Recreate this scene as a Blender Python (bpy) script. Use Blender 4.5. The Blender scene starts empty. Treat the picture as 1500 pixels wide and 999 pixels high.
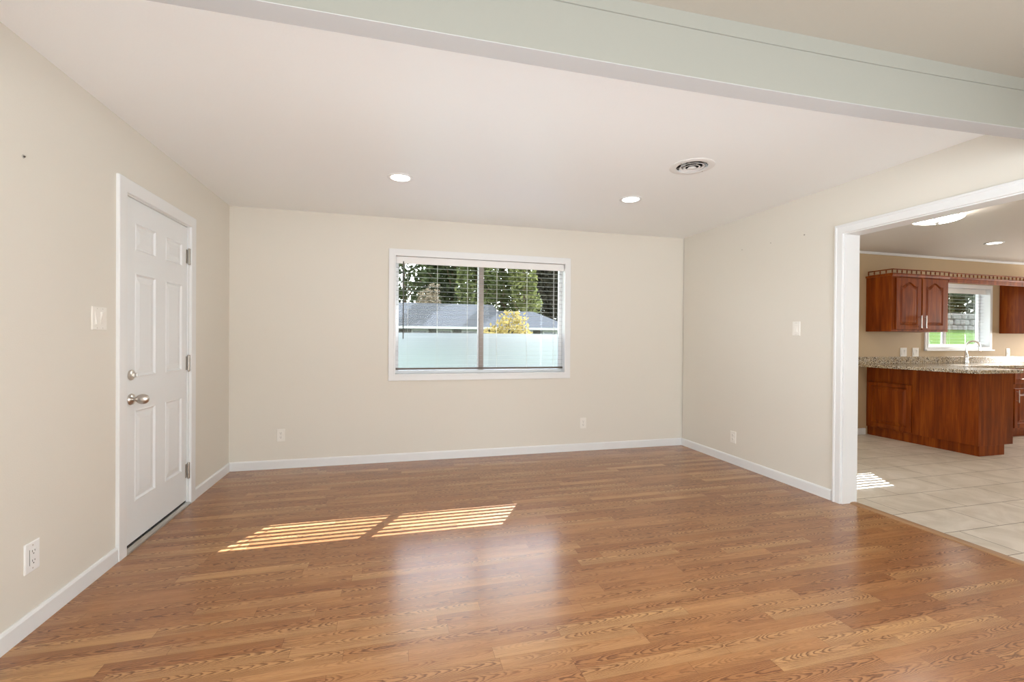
import bpy, bmesh, math, random
from mathutils import Vector, Matrix

C = bpy.context.scene.collection
SC = bpy.context.scene
PI = math.pi

# ------------------------------------------------------------------ camera, sky, sun, area lights, exposure
XL, XR, YB, H = -1.469, 3.303, 4.677, 2.44          # left wall, right wall, back wall, ceiling
F_PX, YAW, CY, EYE, PIT, ROL = 663.0, 0.254405, 500.41, 1.2375, -0.005667, 0.007326


def cam_axis(u, v, z):
    x, y2, z2 = u, -v, z
    zz = z2 * math.cos(PIT) - y2 * math.sin(PIT)
    yy = y2 * math.cos(PIT) + z2 * math.sin(PIT)
    c, s = math.cos(YAW), math.sin(YAW)
    return Vector((x * c + zz * s, -x * s + zz * c, yy))


right = cam_axis(math.cos(ROL), -math.sin(ROL), 0)
down = cam_axis(math.sin(ROL), math.cos(ROL), 0)
fwd = cam_axis(0, 0, 1)
cam = bpy.data.cameras.new('camera')
cam.lens = F_PX / 1500 * 36
cam.sensor_width = 36
cam.sensor_fit = 'HORIZONTAL'
cam.shift_y = (CY - 499.5) / 1500
cam.clip_start = 0.02
cam.clip_end = 500
camo = bpy.data.objects.new('camera', cam)
C.objects.link(camo)
M4 = Matrix.Identity(4)
for i, a in enumerate((right, -down, -fwd)):
    for k in range(3):
        M4[k][i] = a[k]
M4.translation = Vector((0, 0, EYE))
camo.matrix_world = M4
SC.camera = camo

SC.view_settings.view_transform = 'Standard'
SC.view_settings.look = 'None'
SC.view_settings.exposure = -0.07
SC.view_settings.gamma = 1.0
SC.view_settings.use_curve_mapping = False
SC.cycles.diffuse_bounces = 7
SC.cycles.max_bounces = 14
SC.cycles.transparent_max_bounces = 24
SC.cycles.sample_clamp_indirect = 6.0

SKY_STRENGTH = 9.0
SUN_STRENGTH = 44.0
REAR_FILL_W = 3.0
SIDE_FILL_W = 108.0
UP_FILL_W = 72.0
KITCHEN_FILL_W = 130.0
CAN_EMIT = 14.0
FIXTURE_EMIT = 36.0

w = bpy.data.worlds.new('sky')
SC.world = w
w.use_nodes = True
nt = w.node_tree
bg = nt.nodes['Background']
sky = nt.nodes.new('ShaderNodeTexSky')
sky.sky_type = 'HOSEK_WILKIE'
sky.turbidity = 6
sky.ground_albedo = 0.4
mixw = nt.nodes.new('ShaderNodeMixRGB')
mixw.inputs[0].default_value = 0.8
mixw.inputs[2].default_value = (0.95, 0.98, 1.0, 1)
nt.links.new(sky.outputs[0], mixw.inputs[1])
nt.links.new(mixw.outputs[0], bg.inputs[0])
bg.inputs[1].default_value = SKY_STRENGTH

sun_dir = Vector((-0.575, -1.0, -0.85)).normalized()
sky.sun_direction = -sun_dir
sl = bpy.data.lights.new('sun', 'SUN')
sl.energy = SUN_STRENGTH
sl.angle = 0.0025
sl.color = (0.88, 0.93, 1.06)
slo = bpy.data.objects.new('sun', sl)
slo.rotation_euler = sun_dir.to_track_quat('-Z', 'Y').to_euler()
slo.location = (6, 14, 12)
C.objects.link(slo)


def area(name, loc, direction, sx, sy, watts, col):
    l = bpy.data.lights.new(name, 'AREA')
    l.shape = 'RECTANGLE'
    l.size, l.size_y = sx, sy
    l.energy = watts
    l.color = col
    o = bpy.data.objects.new(name, l)
    o.location = loc
    o.rotation_euler = Vector(direction).to_track_quat('-Z', 'Z').to_euler()
    C.objects.link(o)
    return o


# fill lights added out of view behind the camera and on both side walls
FILL_COL = (0.82, 0.94, 1.04)
area('rear_fill', (0.1, -2.62, 1.35), (0.75, 1, 0.04), 1.6, 1.7, REAR_FILL_W, FILL_COL)
area('rear_fill', (1.8, -2.62, 1.35), (-0.9, 1, 0.04), 1.6, 1.7, REAR_FILL_W * 1.5, FILL_COL)
area('side_fill', (XL - 0.02, -0.5, 1.4), (1, -0.3, 0.0), 1.6, 1.3, SIDE_FILL_W, FILL_COL)
area('side_fill', (XR - 0.03, -0.4, 1.4), (-1, -0.26, 0.0), 1.6, 1.3, SIDE_FILL_W * 0.8, FILL_COL)  # no window in this wall; added to brighten the left wall
# upward fill added at floor level to lift the ceiling
up_fill = area('upward_fill', (0.9, -0.35, 0.12), (0, 0.12, 1.0), 3.4, 1.2, UP_FILL_W, FILL_COL)
up_fill.data.spread = math.radians(150)
area('kitchen_fill', (10.37, 3.6, 1.55), (-1, -0.25, 0), 1.1, 1.2, KITCHEN_FILL_W, (1.0, 0.96, 0.9))  # kitchen fill added in front of a solid wall

# ------------------------------------------------------------------ materials


def srgb(r, g, b):
    def f(c):
        c /= 255.0
        return c / 12.92 if c <= 0.04045 else ((c + 0.055) / 1.055) ** 2.4
    return (f(r), f(g), f(b), 1.0)


def new_mat(name):
    m = bpy.data.materials.new(name)
    m.use_nodes = True
    return m, m.node_tree, m.node_tree.nodes['Principled BSDF']


def simple(name, col, rough=0.5, metal=0.0, spec=0.5, bump=0.0, bscale=300.0, bdist=0.002):
    m, t, p = new_mat(name)
    p.inputs['Base Color'].default_value = col if len(col) == 4 else (*col, 1)
    p.inputs['Roughness'].default_value = rough
    p.inputs['Metallic'].default_value = metal
    p.inputs['Specular IOR Level'].default_value = spec
    if bump:
        tc = t.nodes.new('ShaderNodeTexCoord')
        n = t.nodes.new('ShaderNodeTexNoise')
        n.inputs['Scale'].default_value = bscale
        n.inputs['Detail'].default_value = 3
        b = t.nodes.new('ShaderNodeBump')
        b.inputs['Strength'].default_value = bump
        b.inputs['Distance'].default_value = bdist
        t.links.new(tc.outputs['Object'], n.inputs['Vector'])
        t.links.new(n.outputs['Fac'], b.inputs['Height'])
        t.links.new(b.outputs[0], p.inputs['Normal'])
    return m


def emit(name, col, s):
    m, t, p = new_mat(name)
    p.inputs['Base Color'].default_value = (0.8, 0.8, 0.8, 1)
    p.inputs['Emission Color'].default_value = (*col, 1)
    p.inputs['Emission Strength'].default_value = s
    return m


class G:
    """tiny node-graph helper"""

    def __init__(self, t):
        self.t = t

    def n(self, typ, **kw):
        nd = self.t.nodes.new(typ)
        for k, v in kw.items():
            setattr(nd, k, v)
        return nd

    def put(self, sock, v):
        if hasattr(v, 'is_linked') or isinstance(v, bpy.types.NodeSocket):
            self.t.links.new(v, sock)
        else:
            sock.default_value = v

    def m(self, op, a, b=0.0, c=None):
        nd = self.n('ShaderNodeMath', operation=op)
        self.put(nd.inputs[0], a)
        self.put(nd.inputs[1], b)
        if c is not None:
            self.put(nd.inputs[2], c)
        return nd.outputs[0]

    def mix(self, fac, a, b, typ='MIX'):
        nd = self.n('ShaderNodeMixRGB', blend_type=typ)
        self.put(nd.inputs[0], fac)
        self.put(nd.inputs[1], a)
        self.put(nd.inputs[2], b)
        return nd.outputs[0]

    def ramp(self, v, stops, interp='LINEAR'):
        nd = self.n('ShaderNodeValToRGB')
        nd.color_ramp.interpolation = interp
        e = nd.color_ramp.elements
        while len(e) < len(stops):
            e.new(0.5)
        for el, (p_, c_) in zip(e, stops):
            el.position = p_
            el.color = c_ if len(c_) == 4 else (*c_, 1)
        self.put(nd.inputs[0], v)
        return nd.outputs[0]

    def noise(self, vec, scale=1.0, detail=2.0, rough=0.5, dist=0.0):
        nd = self.n('ShaderNodeTexNoise')
        self.put(nd.inputs['Vector'], vec)
        nd.inputs['Scale'].default_value = scale
        nd.inputs['Detail'].default_value = detail
        nd.inputs['Roughness'].default_value = rough
        nd.inputs['Distortion'].default_value = dist
        return nd.outputs['Fac']

    def xyz(self, x, y, z):
        nd = self.n('ShaderNodeCombineXYZ')
        for i, v in enumerate((x, y, z)):
            self.put(nd.inputs[i], v)
        return nd.outputs[0]


def wood_floor_material():
    m, t, p = new_mat('oak_strip_laminate')
    g = G(t)
    tc = g.n('ShaderNodeTexCoord')
    sp = g.n('ShaderNodeSeparateXYZ')
    t.links.new(tc.outputs['Object'], sp.inputs[0])
    x, y = sp.outputs[0], sp.outputs[1]
    W = 0.0655
    yr = g.m('DIVIDE', y, W)
    row = g.m('FLOOR', yr)
    fy = g.m('FRACT', yr)
    wn1 = g.n('ShaderNodeTexWhiteNoise', noise_dimensions='1D')
    t.links.new(row, wn1.inputs['W'])
    L = 0.62
    xs = g.m('DIVIDE', g.m('ADD', x, g.m('MULTIPLY', wn1.outputs['Value'], 7.3)), L)
    col = g.m('FLOOR', xs)
    fx = g.m('FRACT', xs)
    wn = g.n('ShaderNodeTexWhiteNoise', noise_dimensions='2D')
    t.links.new(g.xyz(row, col, 0.0), wn.inputs['Vector'])
    idv = wn.outputs['Value']
    idc = wn.outputs['Color']
    sid = g.n('ShaderNodeSeparateColor')
    t.links.new(idc, sid.inputs[0])
    offx = g.m('MULTIPLY', sid.outputs[0], 91.0)
    offy = g.m('MULTIPLY', sid.outputs[1], 57.0)
    # cathedral figure: nested arches that run along each strip
    yl = g.m('SUBTRACT', fy, g.m('ADD', 0.2, g.m('MULTIPLY', sid.outputs[0], 0.6)))
    sgn = g.m('SUBTRACT', g.m('MULTIPLY', g.m('GREATER_THAN', sid.outputs[1], 0.5), 2.0), 1.0)
    kx = g.m('MULTIPLY', sgn, g.m('ADD', 9.0, g.m('MULTIPLY', idv, 15.0)))
    lowv = g.xyz(g.m('ADD', g.m('MULTIPLY', x, 4.0), offx), g.m('ADD', g.m('MULTIPLY', y, 9.0), offy), 0.0)
    low = g.noise(lowv, 1.0, 2.0, 0.5)
    wob = g.noise(g.xyz(g.m('MULTIPLY', x, 34.0), g.m('MULTIPLY', y, 170.0), 0.0), 1.0, 2.0)
    arch = g.m('MULTIPLY', g.m('MULTIPLY', yl, yl), 20.0)
    rings = g.m('ADD', g.m('ADD', g.m('MULTIPLY', x, kx), arch), g.m('ADD', g.m('MULTIPLY', low, 8.0), g.m('MULTIPLY', wob, 0.9)))
    fr = g.m('FRACT', rings)
    line = g.ramp(fr, [(0.0, (0, 0, 0)), (0.40, (0.05, 0.05, 0.05)), (0.78, (1, 1, 1)), (0.90, (0.8, 0.8, 0.8)), (1.0, (0, 0, 0))])
    # the figure comes and goes along the strips; some strips are plain
    figv = g.xyz(g.m('ADD', g.m('MULTIPLY', x, 2.6), offy), g.m('ADD', g.m('MULTIPLY', y, 5.0), offx), 0.0)
    fig = g.ramp(g.m('ADD', g.noise(figv, 1.0, 1.0), g.m('MULTIPLY', sid.outputs[2], 0.30)), [(0.42, (0.14, 0.14, 0.14)), (0.68, (1, 1, 1))])
    line = g.m('MULTIPLY', line, fig)
    pores = g.noise(g.xyz(g.m('MULTIPLY', x, 9.0), g.m('MULTIPLY', y, 420.0), 0.0), 1.0, 3.0, 0.6)
    pores = g.ramp(pores, [(0.50, (0, 0, 0)), (0.68, (1, 1, 1))])
    broad = g.noise(g.xyz(g.m('ADD', g.m('MULTIPLY', x, 1.2), offy), g.m('MULTIPLY', y, 30.0), 0.0), 1.0, 2.0)
    base = g.ramp(idv, [(0.0, WOOD[0]), (0.35, WOOD[1]), (0.7, WOOD[2]), (1.0, WOOD[3])])
    base = g.mix(g.ramp(broad, [(0.35, (0, 0, 0)), (0.75, (0.55, 0.55, 0.55))]), base, WOOD[4])
    base = g.mix(g.m('MULTIPLY', line, 0.80), base, WOOD[5])
    base = g.mix(g.m('MULTIPLY', pores, 0.42), base, WOOD[5])
    # butt joints and strip edges
    ey = g.m('MINIMUM', fy, g.m('SUBTRACT', 1.0, fy))
    ex = g.m('MINIMUM', fx, g.m('SUBTRACT', 1.0, fx))
    jx = g.m('LESS_THAN', ex, 0.0016)
    jy = g.m('LESS_THAN', ey, 0.012)
    base = g.mix(g.m('MULTIPLY', g.m('MAXIMUM', jx, g.m('MULTIPLY', jy, 0.5)), 0.45), base, WOOD[5])
    t.links.new(base, p.inputs['Base Color'])
    p.inputs['Roughness'].default_value = 0.34
    p.inputs['Specular IOR Level'].default_value = 0.1
    p.inputs['Coat Weight'].default_value = 0.75
    p.inputs['Coat Roughness'].default_value = 0.17
    p.inputs['Coat IOR'].default_value = 1.42
    b = g.n('ShaderNodeBump')
    b.inputs['Strength'].default_value = 0.10
    b.inputs['Distance'].default_value = 0.0006
    t.links.new(g.m('ADD', g.m('MULTIPLY', line, -0.6), g.m('MULTIPLY', pores, -0.6)), b.inputs['Height'])
    t.links.new(b.outputs[0], p.inputs['Normal'])
    t.links.new(b.outputs[0], p.inputs['Coat Normal'])
    return m


def tile_material():
    m, t, p = new_mat('beige_porcelain_tile')
    g = G(t)
    tc = g.n('ShaderNodeTexCoord')
    mp = g.n('ShaderNodeMapping')
    mp.inputs['Location'].default_value = (-3.59 + 0.61 * 8, -2.125 + 0.3125 * 24, 0)
    t.links.new(tc.outputs['Object'], mp.inputs[0])
    br = g.n('ShaderNodeTexBrick')
    br.offset = 0.38
    br.inputs['Scale'].default_value = 1.0
    br.inputs['Brick Width'].default_value = 0.61
    br.inputs['Row Height'].default_value = 0.3125
    br.inputs['Mortar Size'].default_value = 0.0028
    br.inputs['Mortar Smooth'].default_value = 0.1
    br.inputs['Color1'].default_value = srgb(228, 220, 207)
    br.inputs['Color2'].default_value = srgb(219, 210, 195)
    br.inputs['Mortar'].default_value = srgb(120, 102, 82)
    t.links.new(mp.outputs[0], br.inputs[0])
    cl = g.noise(g.n('ShaderNodeTexCoord').outputs['Object'], 3.5, 5, 0.6, 1.2)
    clr = g.ramp(cl, [(0.35, (0.80, 0.78, 0.74)), (0.62, (1, 1, 1))])
    c = g.mix(1.0, br.outputs['Color'], clr, 'MULTIPLY')
    t.links.new(c, p.inputs['Base Color'])
    p.inputs['Roughness'].default_value = 0.32
    b = g.n('ShaderNodeBump')
    b.inputs['Strength'].default_value = 0.4
    b.inputs['Distance'].default_value = 0.001
    t.links.new(g.m('SUBTRACT', 1.0, br.outputs['Fac']), b.inputs['Height'])
    t.links.new(b.outputs[0], p.inputs['Normal'])
    return m


def cherry_material(name, scale=1.0):
    m, t, p = new_mat(name)
    g = G(t)
    tc = g.n('ShaderNodeTexCoord')
    sp = g.n('ShaderNodeSeparateXYZ')
    t.links.new(tc.outputs['Object'], sp.inputs[0])
    v = g.xyz(g.m('MULTIPLY', sp.outputs[0], 16.0), g.m('MULTIPLY', sp.outputs[1], 16.0), g.m('MULTIPLY', sp.outputs[2], 1.3))
    n1 = g.noise(v, 1.0, 4, 0.6, 0.6)
    v2 = g.xyz(g.m('MULTIPLY', sp.outputs[0], 120.0), g.m('MULTIPLY', sp.outputs[1], 120.0), g.m('MULTIPLY', sp.outputs[2], 4.0))
    n2 = g.noise(v2, 1.0, 2, 0.5)
    c = g.ramp(n1, [(0.25, srgb(86, 34, 8)), (0.5, srgb(128, 57, 13)), (0.75, srgb(160, 84, 24))])
    c = g.mix(g.m('MULTIPLY', g.ramp(n2, [(0.5, (0, 0, 0)), (0.75, (1, 1, 1))]), 0.35), c, srgb(66, 24, 10))
    t.links.new(c, p.inputs['Base Color'])
    p.inputs['Roughness'].default_value = 0.42
    p.inputs['Specular IOR Level'].default_value = 0.15
    p.inputs['Coat Weight'].default_value = 0.06
    p.inputs['Coat Roughness'].default_value = 0.25
    return m


def granite_material():
    m, t, p = new_mat('speckled_granite')
    g = G(t)
    tc = g.n('ShaderNodeTexCoord')
    vo = g.n('ShaderNodeTexVoronoi')
    vo.inputs['Scale'].default_value = 140
    t.links.new(tc.outputs['Object'], vo.inputs['Vector'])
    s = g.n('ShaderNodeSeparateColor')
    t.links.new(vo.outputs['Color'], s.inputs[0])
    c = g.ramp(s.outputs[0], [(0.0, srgb(52, 44, 38)), (0.16, srgb(112, 92, 70)), (0.36, srgb(182, 166, 142)),
                              (0.6, srgb(216, 208, 192)), (0.86, srgb(168, 160, 150))], 'CONSTANT')
    n = g.noise(tc.outputs['Object'], 14, 3)
    c = g.mix(g.ramp(n, [(0.45, (0, 0, 0)), (0.65, (0.5, 0.5, 0.5))]), c, srgb(196, 176, 140))
    t.links.new(c, p.inputs['Base Color'])
    p.inputs['Roughness'].default_value = 0.15
    return m


def glass_material():
    m = bpy.data.materials.new('clear_window_glass')
    m.use_nodes = True
    t = m.node_tree
    t.nodes.clear()
    g = G(t)
    out = g.n('ShaderNodeOutputMaterial')
    tr = g.n('ShaderNodeBsdfTransparent')
    tr.inputs[0].default_value = (0.94, 0.96, 0.95, 1)
    gl = g.n('ShaderNodeBsdfGlossy')
    gl.inputs['Roughness'].default_value = 0.0
    fr = g.n('ShaderNodeFresnel')
    fr.inputs[0].default_value = 1.45
    mx = g.n('ShaderNodeMixShader')
    t.links.new(g.m('MULTIPLY', fr.outputs[0], 0.2), mx.inputs[0])
    t.links.new(tr.outputs[0], mx.inputs[1])
    t.links.new(gl.outputs[0], mx.inputs[2])
    t.links.new(mx.outputs[0], out.inputs[0])
    return m


def film_material():
    m = bpy.data.materials.new('frosted_privacy_film')
    m.use_nodes = True
    t = m.node_tree
    t.nodes.clear()
    g = G(t)
    out = g.n('ShaderNodeOutputMaterial')
    tl = g.n('ShaderNodeBsdfTranslucent')
    tl.inputs[0].default_value = FILM
    rf = g.n('ShaderNodeBsdfRefraction')
    rf.inputs['Color'].default_value = (0.92, 0.93, 1.0, 1)
    rf.inputs['Roughness'].default_value = 0.62
    rf.inputs['IOR'].default_value = 1.4
    mx = g.n('ShaderNodeMixShader')
    mx.inputs[0].default_value = FILM_FORWARD
    t.links.new(tl.outputs[0], mx.inputs[1])
    t.links.new(rf.outputs[0], mx.inputs[2])
    t.links.new(mx.outputs[0], out.inputs[0])
    return m


def leaf_material(name, c1, c2):
    m = bpy.data.materials.new(name)
    m.use_nodes = True
    t = m.node_tree
    t.nodes.clear()
    g = G(t)
    out = g.n('ShaderNodeOutputMaterial')
    tc = g.n('ShaderNodeTexCoord')
    n = g.noise(tc.outputs['Object'], 1.3, 4, 0.7)
    c = g.ramp(n, [(0.35, c1), (0.65, c2)])
    df = g.n('ShaderNodeBsdfDiffuse')
    tl = g.n('ShaderNodeBsdfTranslucent')
    t.links.new(c, df.inputs[0])
    t.links.new(c, tl.inputs[0])
    mx = g.n('ShaderNodeMixShader')
    mx.inputs[0].default_value = 0.3
    t.links.new(df.outputs[0], mx.inputs[1])
    t.links.new(tl.outputs[0], mx.inputs[2])
    t.links.new(mx.outputs[0], out.inputs[0])
    return m


WOOD = [srgb(162, 109, 66), srgb(174, 121, 76), srgb(184, 132, 84), srgb(200, 152, 101), srgb(153, 99, 61), srgb(86, 48, 25)]
FILM = (0.066, 0.071, 0.094, 1)
FILM_FORWARD = 0.64

WALL = simple('cream_wall_paint', (0.74, 0.705, 0.63), 0.6, 0, 0.3, 0.25, 160, 0.0015)
WALLK = simple('tan_kitchen_paint', (0.52, 0.39, 0.24), 0.6, 0, 0.3, 0.2, 160, 0.0015)
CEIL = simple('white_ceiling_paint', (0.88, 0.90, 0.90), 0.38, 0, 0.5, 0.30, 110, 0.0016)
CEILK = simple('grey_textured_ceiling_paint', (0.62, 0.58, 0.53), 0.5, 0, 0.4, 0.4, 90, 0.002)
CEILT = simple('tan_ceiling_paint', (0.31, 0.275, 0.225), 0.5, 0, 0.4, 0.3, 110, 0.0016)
BEAMS = simple('off_white_lit_underside', (0.42, 0.41, 0.40), 0.4, 0, 0.4, 0.08, 60, 0.001)  # light on the beam's underside put into a paler colour
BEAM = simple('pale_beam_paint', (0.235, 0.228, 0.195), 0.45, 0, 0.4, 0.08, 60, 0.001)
TRIM = simple('white_trim_paint', (0.80, 0.81, 0.81), 0.38, 0, 0.5)
DOORW = simple('white_door_paint', (0.81, 0.835, 0.845), 0.4, 0, 0.5)
PLATE = simple('ivory_plastic', (0.84, 0.81, 0.75), 0.35)
PLATEW = simple('white_plastic', (0.86, 0.86, 0.85), 0.35)
SLOT = simple('dark_slot', (0.05, 0.045, 0.04), 0.6)
NICKEL = simple('satin_nickel', (0.62, 0.58, 0.53), 0.28, 1.0)
BRUSH = simple('brushed_steel_hinge', (0.42, 0.38, 0.33), 0.32, 1.0)
CHROME = simple('chrome', (0.75, 0.74, 0.72), 0.12, 1.0)
ALU = simple('aluminium_threshold', (0.55, 0.54, 0.52), 0.38, 1.0)
GAPD = simple('dark_gap_strip', (0.02, 0.02, 0.025), 0.6)
VINYL = simple('white_vinyl', (0.82, 0.83, 0.83), 0.35)
MULL = simple('taupe_meeting_stile', (0.36, 0.30, 0.26), 0.4)
SLAT = simple('white_blind_valance', (0.84, 0.83, 0.81), 0.4)
SLATG = simple('pale_grey_blind_slat', (0.38, 0.38, 0.37), 0.45)
CORD = simple('white_cord', (0.8, 0.8, 0.77), 0.7)
WAND = simple('dark_wand', (0.05, 0.045, 0.04), 0.3)
RAILD = simple('shaded_bottom_rail', (0.11, 0.085, 0.065), 0.4)  # shade on the backlit rail put into its dark brown colour
DUCT = simple('dark_duct', (0.025, 0.024, 0.022), 0.7)
VENTW = simple('white_enamel_vent', (0.77, 0.76, 0.74), 0.4)
FLOORW = wood_floor_material()
TILE = tile_material()
CHERRY = cherry_material('cherry_cabinet_wood')
GRANITE = granite_material()
STRIP = simple('oak_threshold_strip', srgb(160, 122, 86), 0.4)
GLASS = glass_material()
FILMM = film_material()
LED = emit('lit_lens', (1.0, 0.97, 0.90), CAN_EMIT)
FIXG = emit('lit_frosted_glass', (1.0, 0.95, 0.86), FIXTURE_EMIT)
GRASS = simple('lawn_grass', (0.05, 0.08, 0.025), 0.9, 0, 0.0, 0.5, 30, 0.03)
ROOF = simple('grey_asphalt_shingle', (0.05, 0.053, 0.06), 0.9, 0, 0.0, 0.6, 5, 0.05)
SIDING = simple('brown_grey_siding', (0.07, 0.062, 0.055), 0.8, 0, 0.0)
FRAMEW = simple('white_window_trim_far', (0.3, 0.3, 0.3), 0.7, 0, 0.0)
PANE = simple('dark_far_pane', (0.06, 0.07, 0.08), 0.15)
BARK = simple('brown_bark', (0.13, 0.085, 0.055), 0.9, 0, 0.1, 0.8, 8, 0.05)
LEAFD = leaf_material('dark_green_leaves', (0.02, 0.028, 0.013, 1), (0.058, 0.068, 0.03, 1))
LEAFG = leaf_material('fresh_green_leaves', (0.036, 0.046, 0.018, 1), (0.105, 0.118, 0.046, 1))
LEAFY = leaf_material('yellow_green_leaves', (0.075, 0.092, 0.034, 1), (0.19, 0.195, 0.075, 1))
LEAFB = leaf_material('grey_brown_needles', (0.0210, 0.0210, 0.0156, 1), (0.0570, 0.0510, 0.0360, 1))
LEAFO = leaf_material('golden_leaves', (0.16, 0.12, 0.04, 1), (0.29, 0.23, 0.085, 1))
LEAFT = leaf_material('tan_bare_twigs', (0.1000, 0.0800, 0.0550, 1), (0.1700, 0.1400, 0.1000, 1))
STONE = simple('grey_stone', (0.13, 0.125, 0.12), 0.9, 0, 0.2, 0.8, 4, 0.06)
SOFFIT = simple('white_soffit', (0.7, 0.69, 0.66), 0.7)

# ------------------------------------------------------------------ mesh helpers


def rot_to(d):
    return Vector(d).normalized().to_track_quat('Z', 'Y').to_matrix()


class MB:
    def __init__(self):
        self.bm = bmesh.new()

    def box(self, x0, x1, y0, y1, z0, z1, bev=0.0, seg=2):
        x0, x1 = min(x0, x1), max(x0, x1)
        y0, y1 = min(y0, y1), max(y0, y1)
        z0, z1 = min(z0, z1), max(z0, z1)
        vs = [self.bm.verts.new(p) for p in ((x0, y0, z0), (x1, y0, z0), (x1, y1, z0), (x0, y1, z0),
                                             (x0, y0, z1), (x1, y0, z1), (x1, y1, z1), (x0, y1, z1))]
        fs = [self.bm.faces.new([vs[i] for i in f]) for f in
              ((0, 3, 2, 1), (4, 5, 6, 7), (0, 1, 5, 4), (1, 2, 6, 5), (2, 3, 7, 6), (3, 0, 4, 7))]
        if bev > 0:
            es = list({e for f in fs for e in f.edges})
            bmesh.ops.bevel(self.bm, geom=es, offset=bev, segments=seg, profile=0.5, affect='EDGES')
        return self

    def tube(self, pts, r, seg=10, cap=True):
        pts = [Vector(p) for p in pts]
        rs = r if isinstance(r, (list, tuple)) else [r] * len(pts)
        rings = []
        ref = None
        for i, p in enumerate(pts):
            d = (pts[min(i + 1, len(pts) - 1)] - pts[max(i - 1, 0)]).normalized()
            if ref is None:
                ref = Vector((0, 0, 1)) if abs(d.z) < 0.9 else Vector((1, 0, 0))
            a = d.cross(ref).normalized()
            b = a.cross(d).normalized()
            ref = b
            rings.append([self.bm.verts.new(p + (a * math.cos(2 * PI * k / seg) + b * math.sin(2 * PI * k / seg)) * rs[i])
                          for k in range(seg)])
        for i in range(len(rings) - 1):
            for k in range(seg):
                self.bm.faces.new((rings[i][k], rings[i][(k + 1) % seg], rings[i + 1][(k + 1) % seg], rings[i + 1][k]))
        if cap:
            self.bm.faces.new(list(reversed(rings[0])))
            self.bm.faces.new(rings[-1])
        return self

    def lathe(self, prof, origin, axis=(0, 0, 1), seg=32, caps=True, sx=1.0, sy=1.0):
        """prof: list of (radius, height along axis)"""
        R = rot_to(axis)
        o = Vector(origin)
        rings = []
        for r, h in prof:
            rings.append([self.bm.verts.new(o + R @ Vector((max(r, 1e-5) * sx * math.cos(2 * PI * k / seg),
                                                             max(r, 1e-5) * sy * math.sin(2 * PI * k / seg), h)))
                          for k in range(seg)])
        for i in range(len(rings) - 1):
            for k in range(seg):
                self.bm.faces.new((rings[i][k], rings[i][(k + 1) % seg], rings[i + 1][(k + 1) % seg], rings[i + 1][k]))
        if caps:
            self.bm.faces.new(list(reversed(rings[0])))
            self.bm.faces.new(rings[-1])
        return self

    def loft(self, loops, cap_first=False, cap_last=True):
        rings = [[self.bm.verts.new(p) for p in lp] for lp in loops]
        n = len(rings[0])
        for i in range(len(rings) - 1):
            for k in range(n):
                self.bm.faces.new((rings[i][k], rings[i][(k + 1) % n], rings[i + 1][(k + 1) % n], rings[i + 1][k]))
        if cap_first:
            self.bm.faces.new(list(reversed(rings[0])))
        if cap_last:
            self.bm.faces.new(rings[-1])
        return self

    def ring(self, outer, inner, y0, y1, bev=0.0):
        """mitred rectangular frame in the XZ plane: outer/inner = (x0, x1, z0, z1), from y0 to y1 (visible face at y0)"""
        def lp(r, i, y):
            return [(r[0] + i, y, r[2] + i), (r[1] - i, y, r[2] + i), (r[1] - i, y, r[3] - i), (r[0] + i, y, r[3] - i)]
        s = 1 if y1 > y0 else -1
        loops = [lp(outer, 0, y1), lp(outer, 0, y0 + s * bev), lp(outer, bev, y0), lp(inner, -bev, y0), lp(inner, 0, y0 + s * bev), lp(inner, 0, y1)]
        rings = [[self.bm.verts.new(p) for p in l] for l in loops]
        for i in range(len(rings)):
            a, b_ = rings[i], rings[(i + 1) % len(rings)]
            for k in range(4):
                self.bm.faces.new((a[k], a[(k + 1) % 4], b_[(k + 1) % 4], b_[k]))
        return self

    def arch(self, inner, outer, x0, x1, bev=0.003):
        """mitred three-sided casing in the YZ plane: inner/outer = (y0, y1, ztop); back at x0, face at x1"""
        s = 1 if x1 > x0 else -1
        st = []
        for iy, oy, iz, oz in ((inner[0], outer[0], 0.0005, 0.0005), (inner[0], outer[0], inner[2], outer[2]),
                               (inner[1], outer[1], inner[2], outer[2]), (inner[1], outer[1], 0.0005, 0.0005)):
            d = 1 if oy > iy else -1
            bz = bev if iz > 0.1 else 0
            st.append([(x0, iy, iz), (x1 - s * bev, iy, iz), (x1, iy + d * bev, iz + bz), (x1, oy - d * bev, oz - bz), (x1 - s * bev, oy, oz), (x0, oy, oz)])
        self.loft(st, True, True)
        return self

    def quad(self, a, b, c, d):
        self.bm.faces.new([self.bm.verts.new(p) for p in (a, b, c, d)])
        return self

    def build(self, name, mat, parent=None, smooth=False, recalc=True):
        off = Vector((0, 0, 0))
        if parent is not None:
            q = parent
            while q is not None:
                off += q.location
                q = q.parent
            for v in self.bm.verts:
                v.co -= off
        if recalc:
            bmesh.ops.recalc_face_normals(self.bm, faces=self.bm.faces[:])
        me = bpy.data.meshes.new(name)
        self.bm.to_mesh(me)
        self.bm.free()
        me.materials.append(mat)
        if smooth:
            me.set_sharp_from_angle(angle=math.radians(38))
            for p in me.polygons:
                p.use_smooth = True
        o = bpy.data.objects.new(name, me)
        C.objects.link(o)
        if parent is not None:
            o.parent = parent
        return o


def tag(o, label=None, cat=None, group=None, kind=None):
    if label:
        o['label'] = label
    if cat:
        o['category'] = cat
    if group:
        o['group'] = group
    if kind:
        o['kind'] = kind
    return o


def empty(name, loc, label, cat, group=None, kind=None):
    o = bpy.data.objects.new(name, None)
    o.empty_display_size = 0.05
    o.location = loc
    C.objects.link(o)
    return tag(o, label, cat, group, kind)


def copy_tree(o, parent=None):
    c = o.copy()
    C.objects.link(c)
    if parent is not None:
        c.parent = parent
    for ch in o.children:
        copy_tree(ch, c)
    return c


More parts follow.
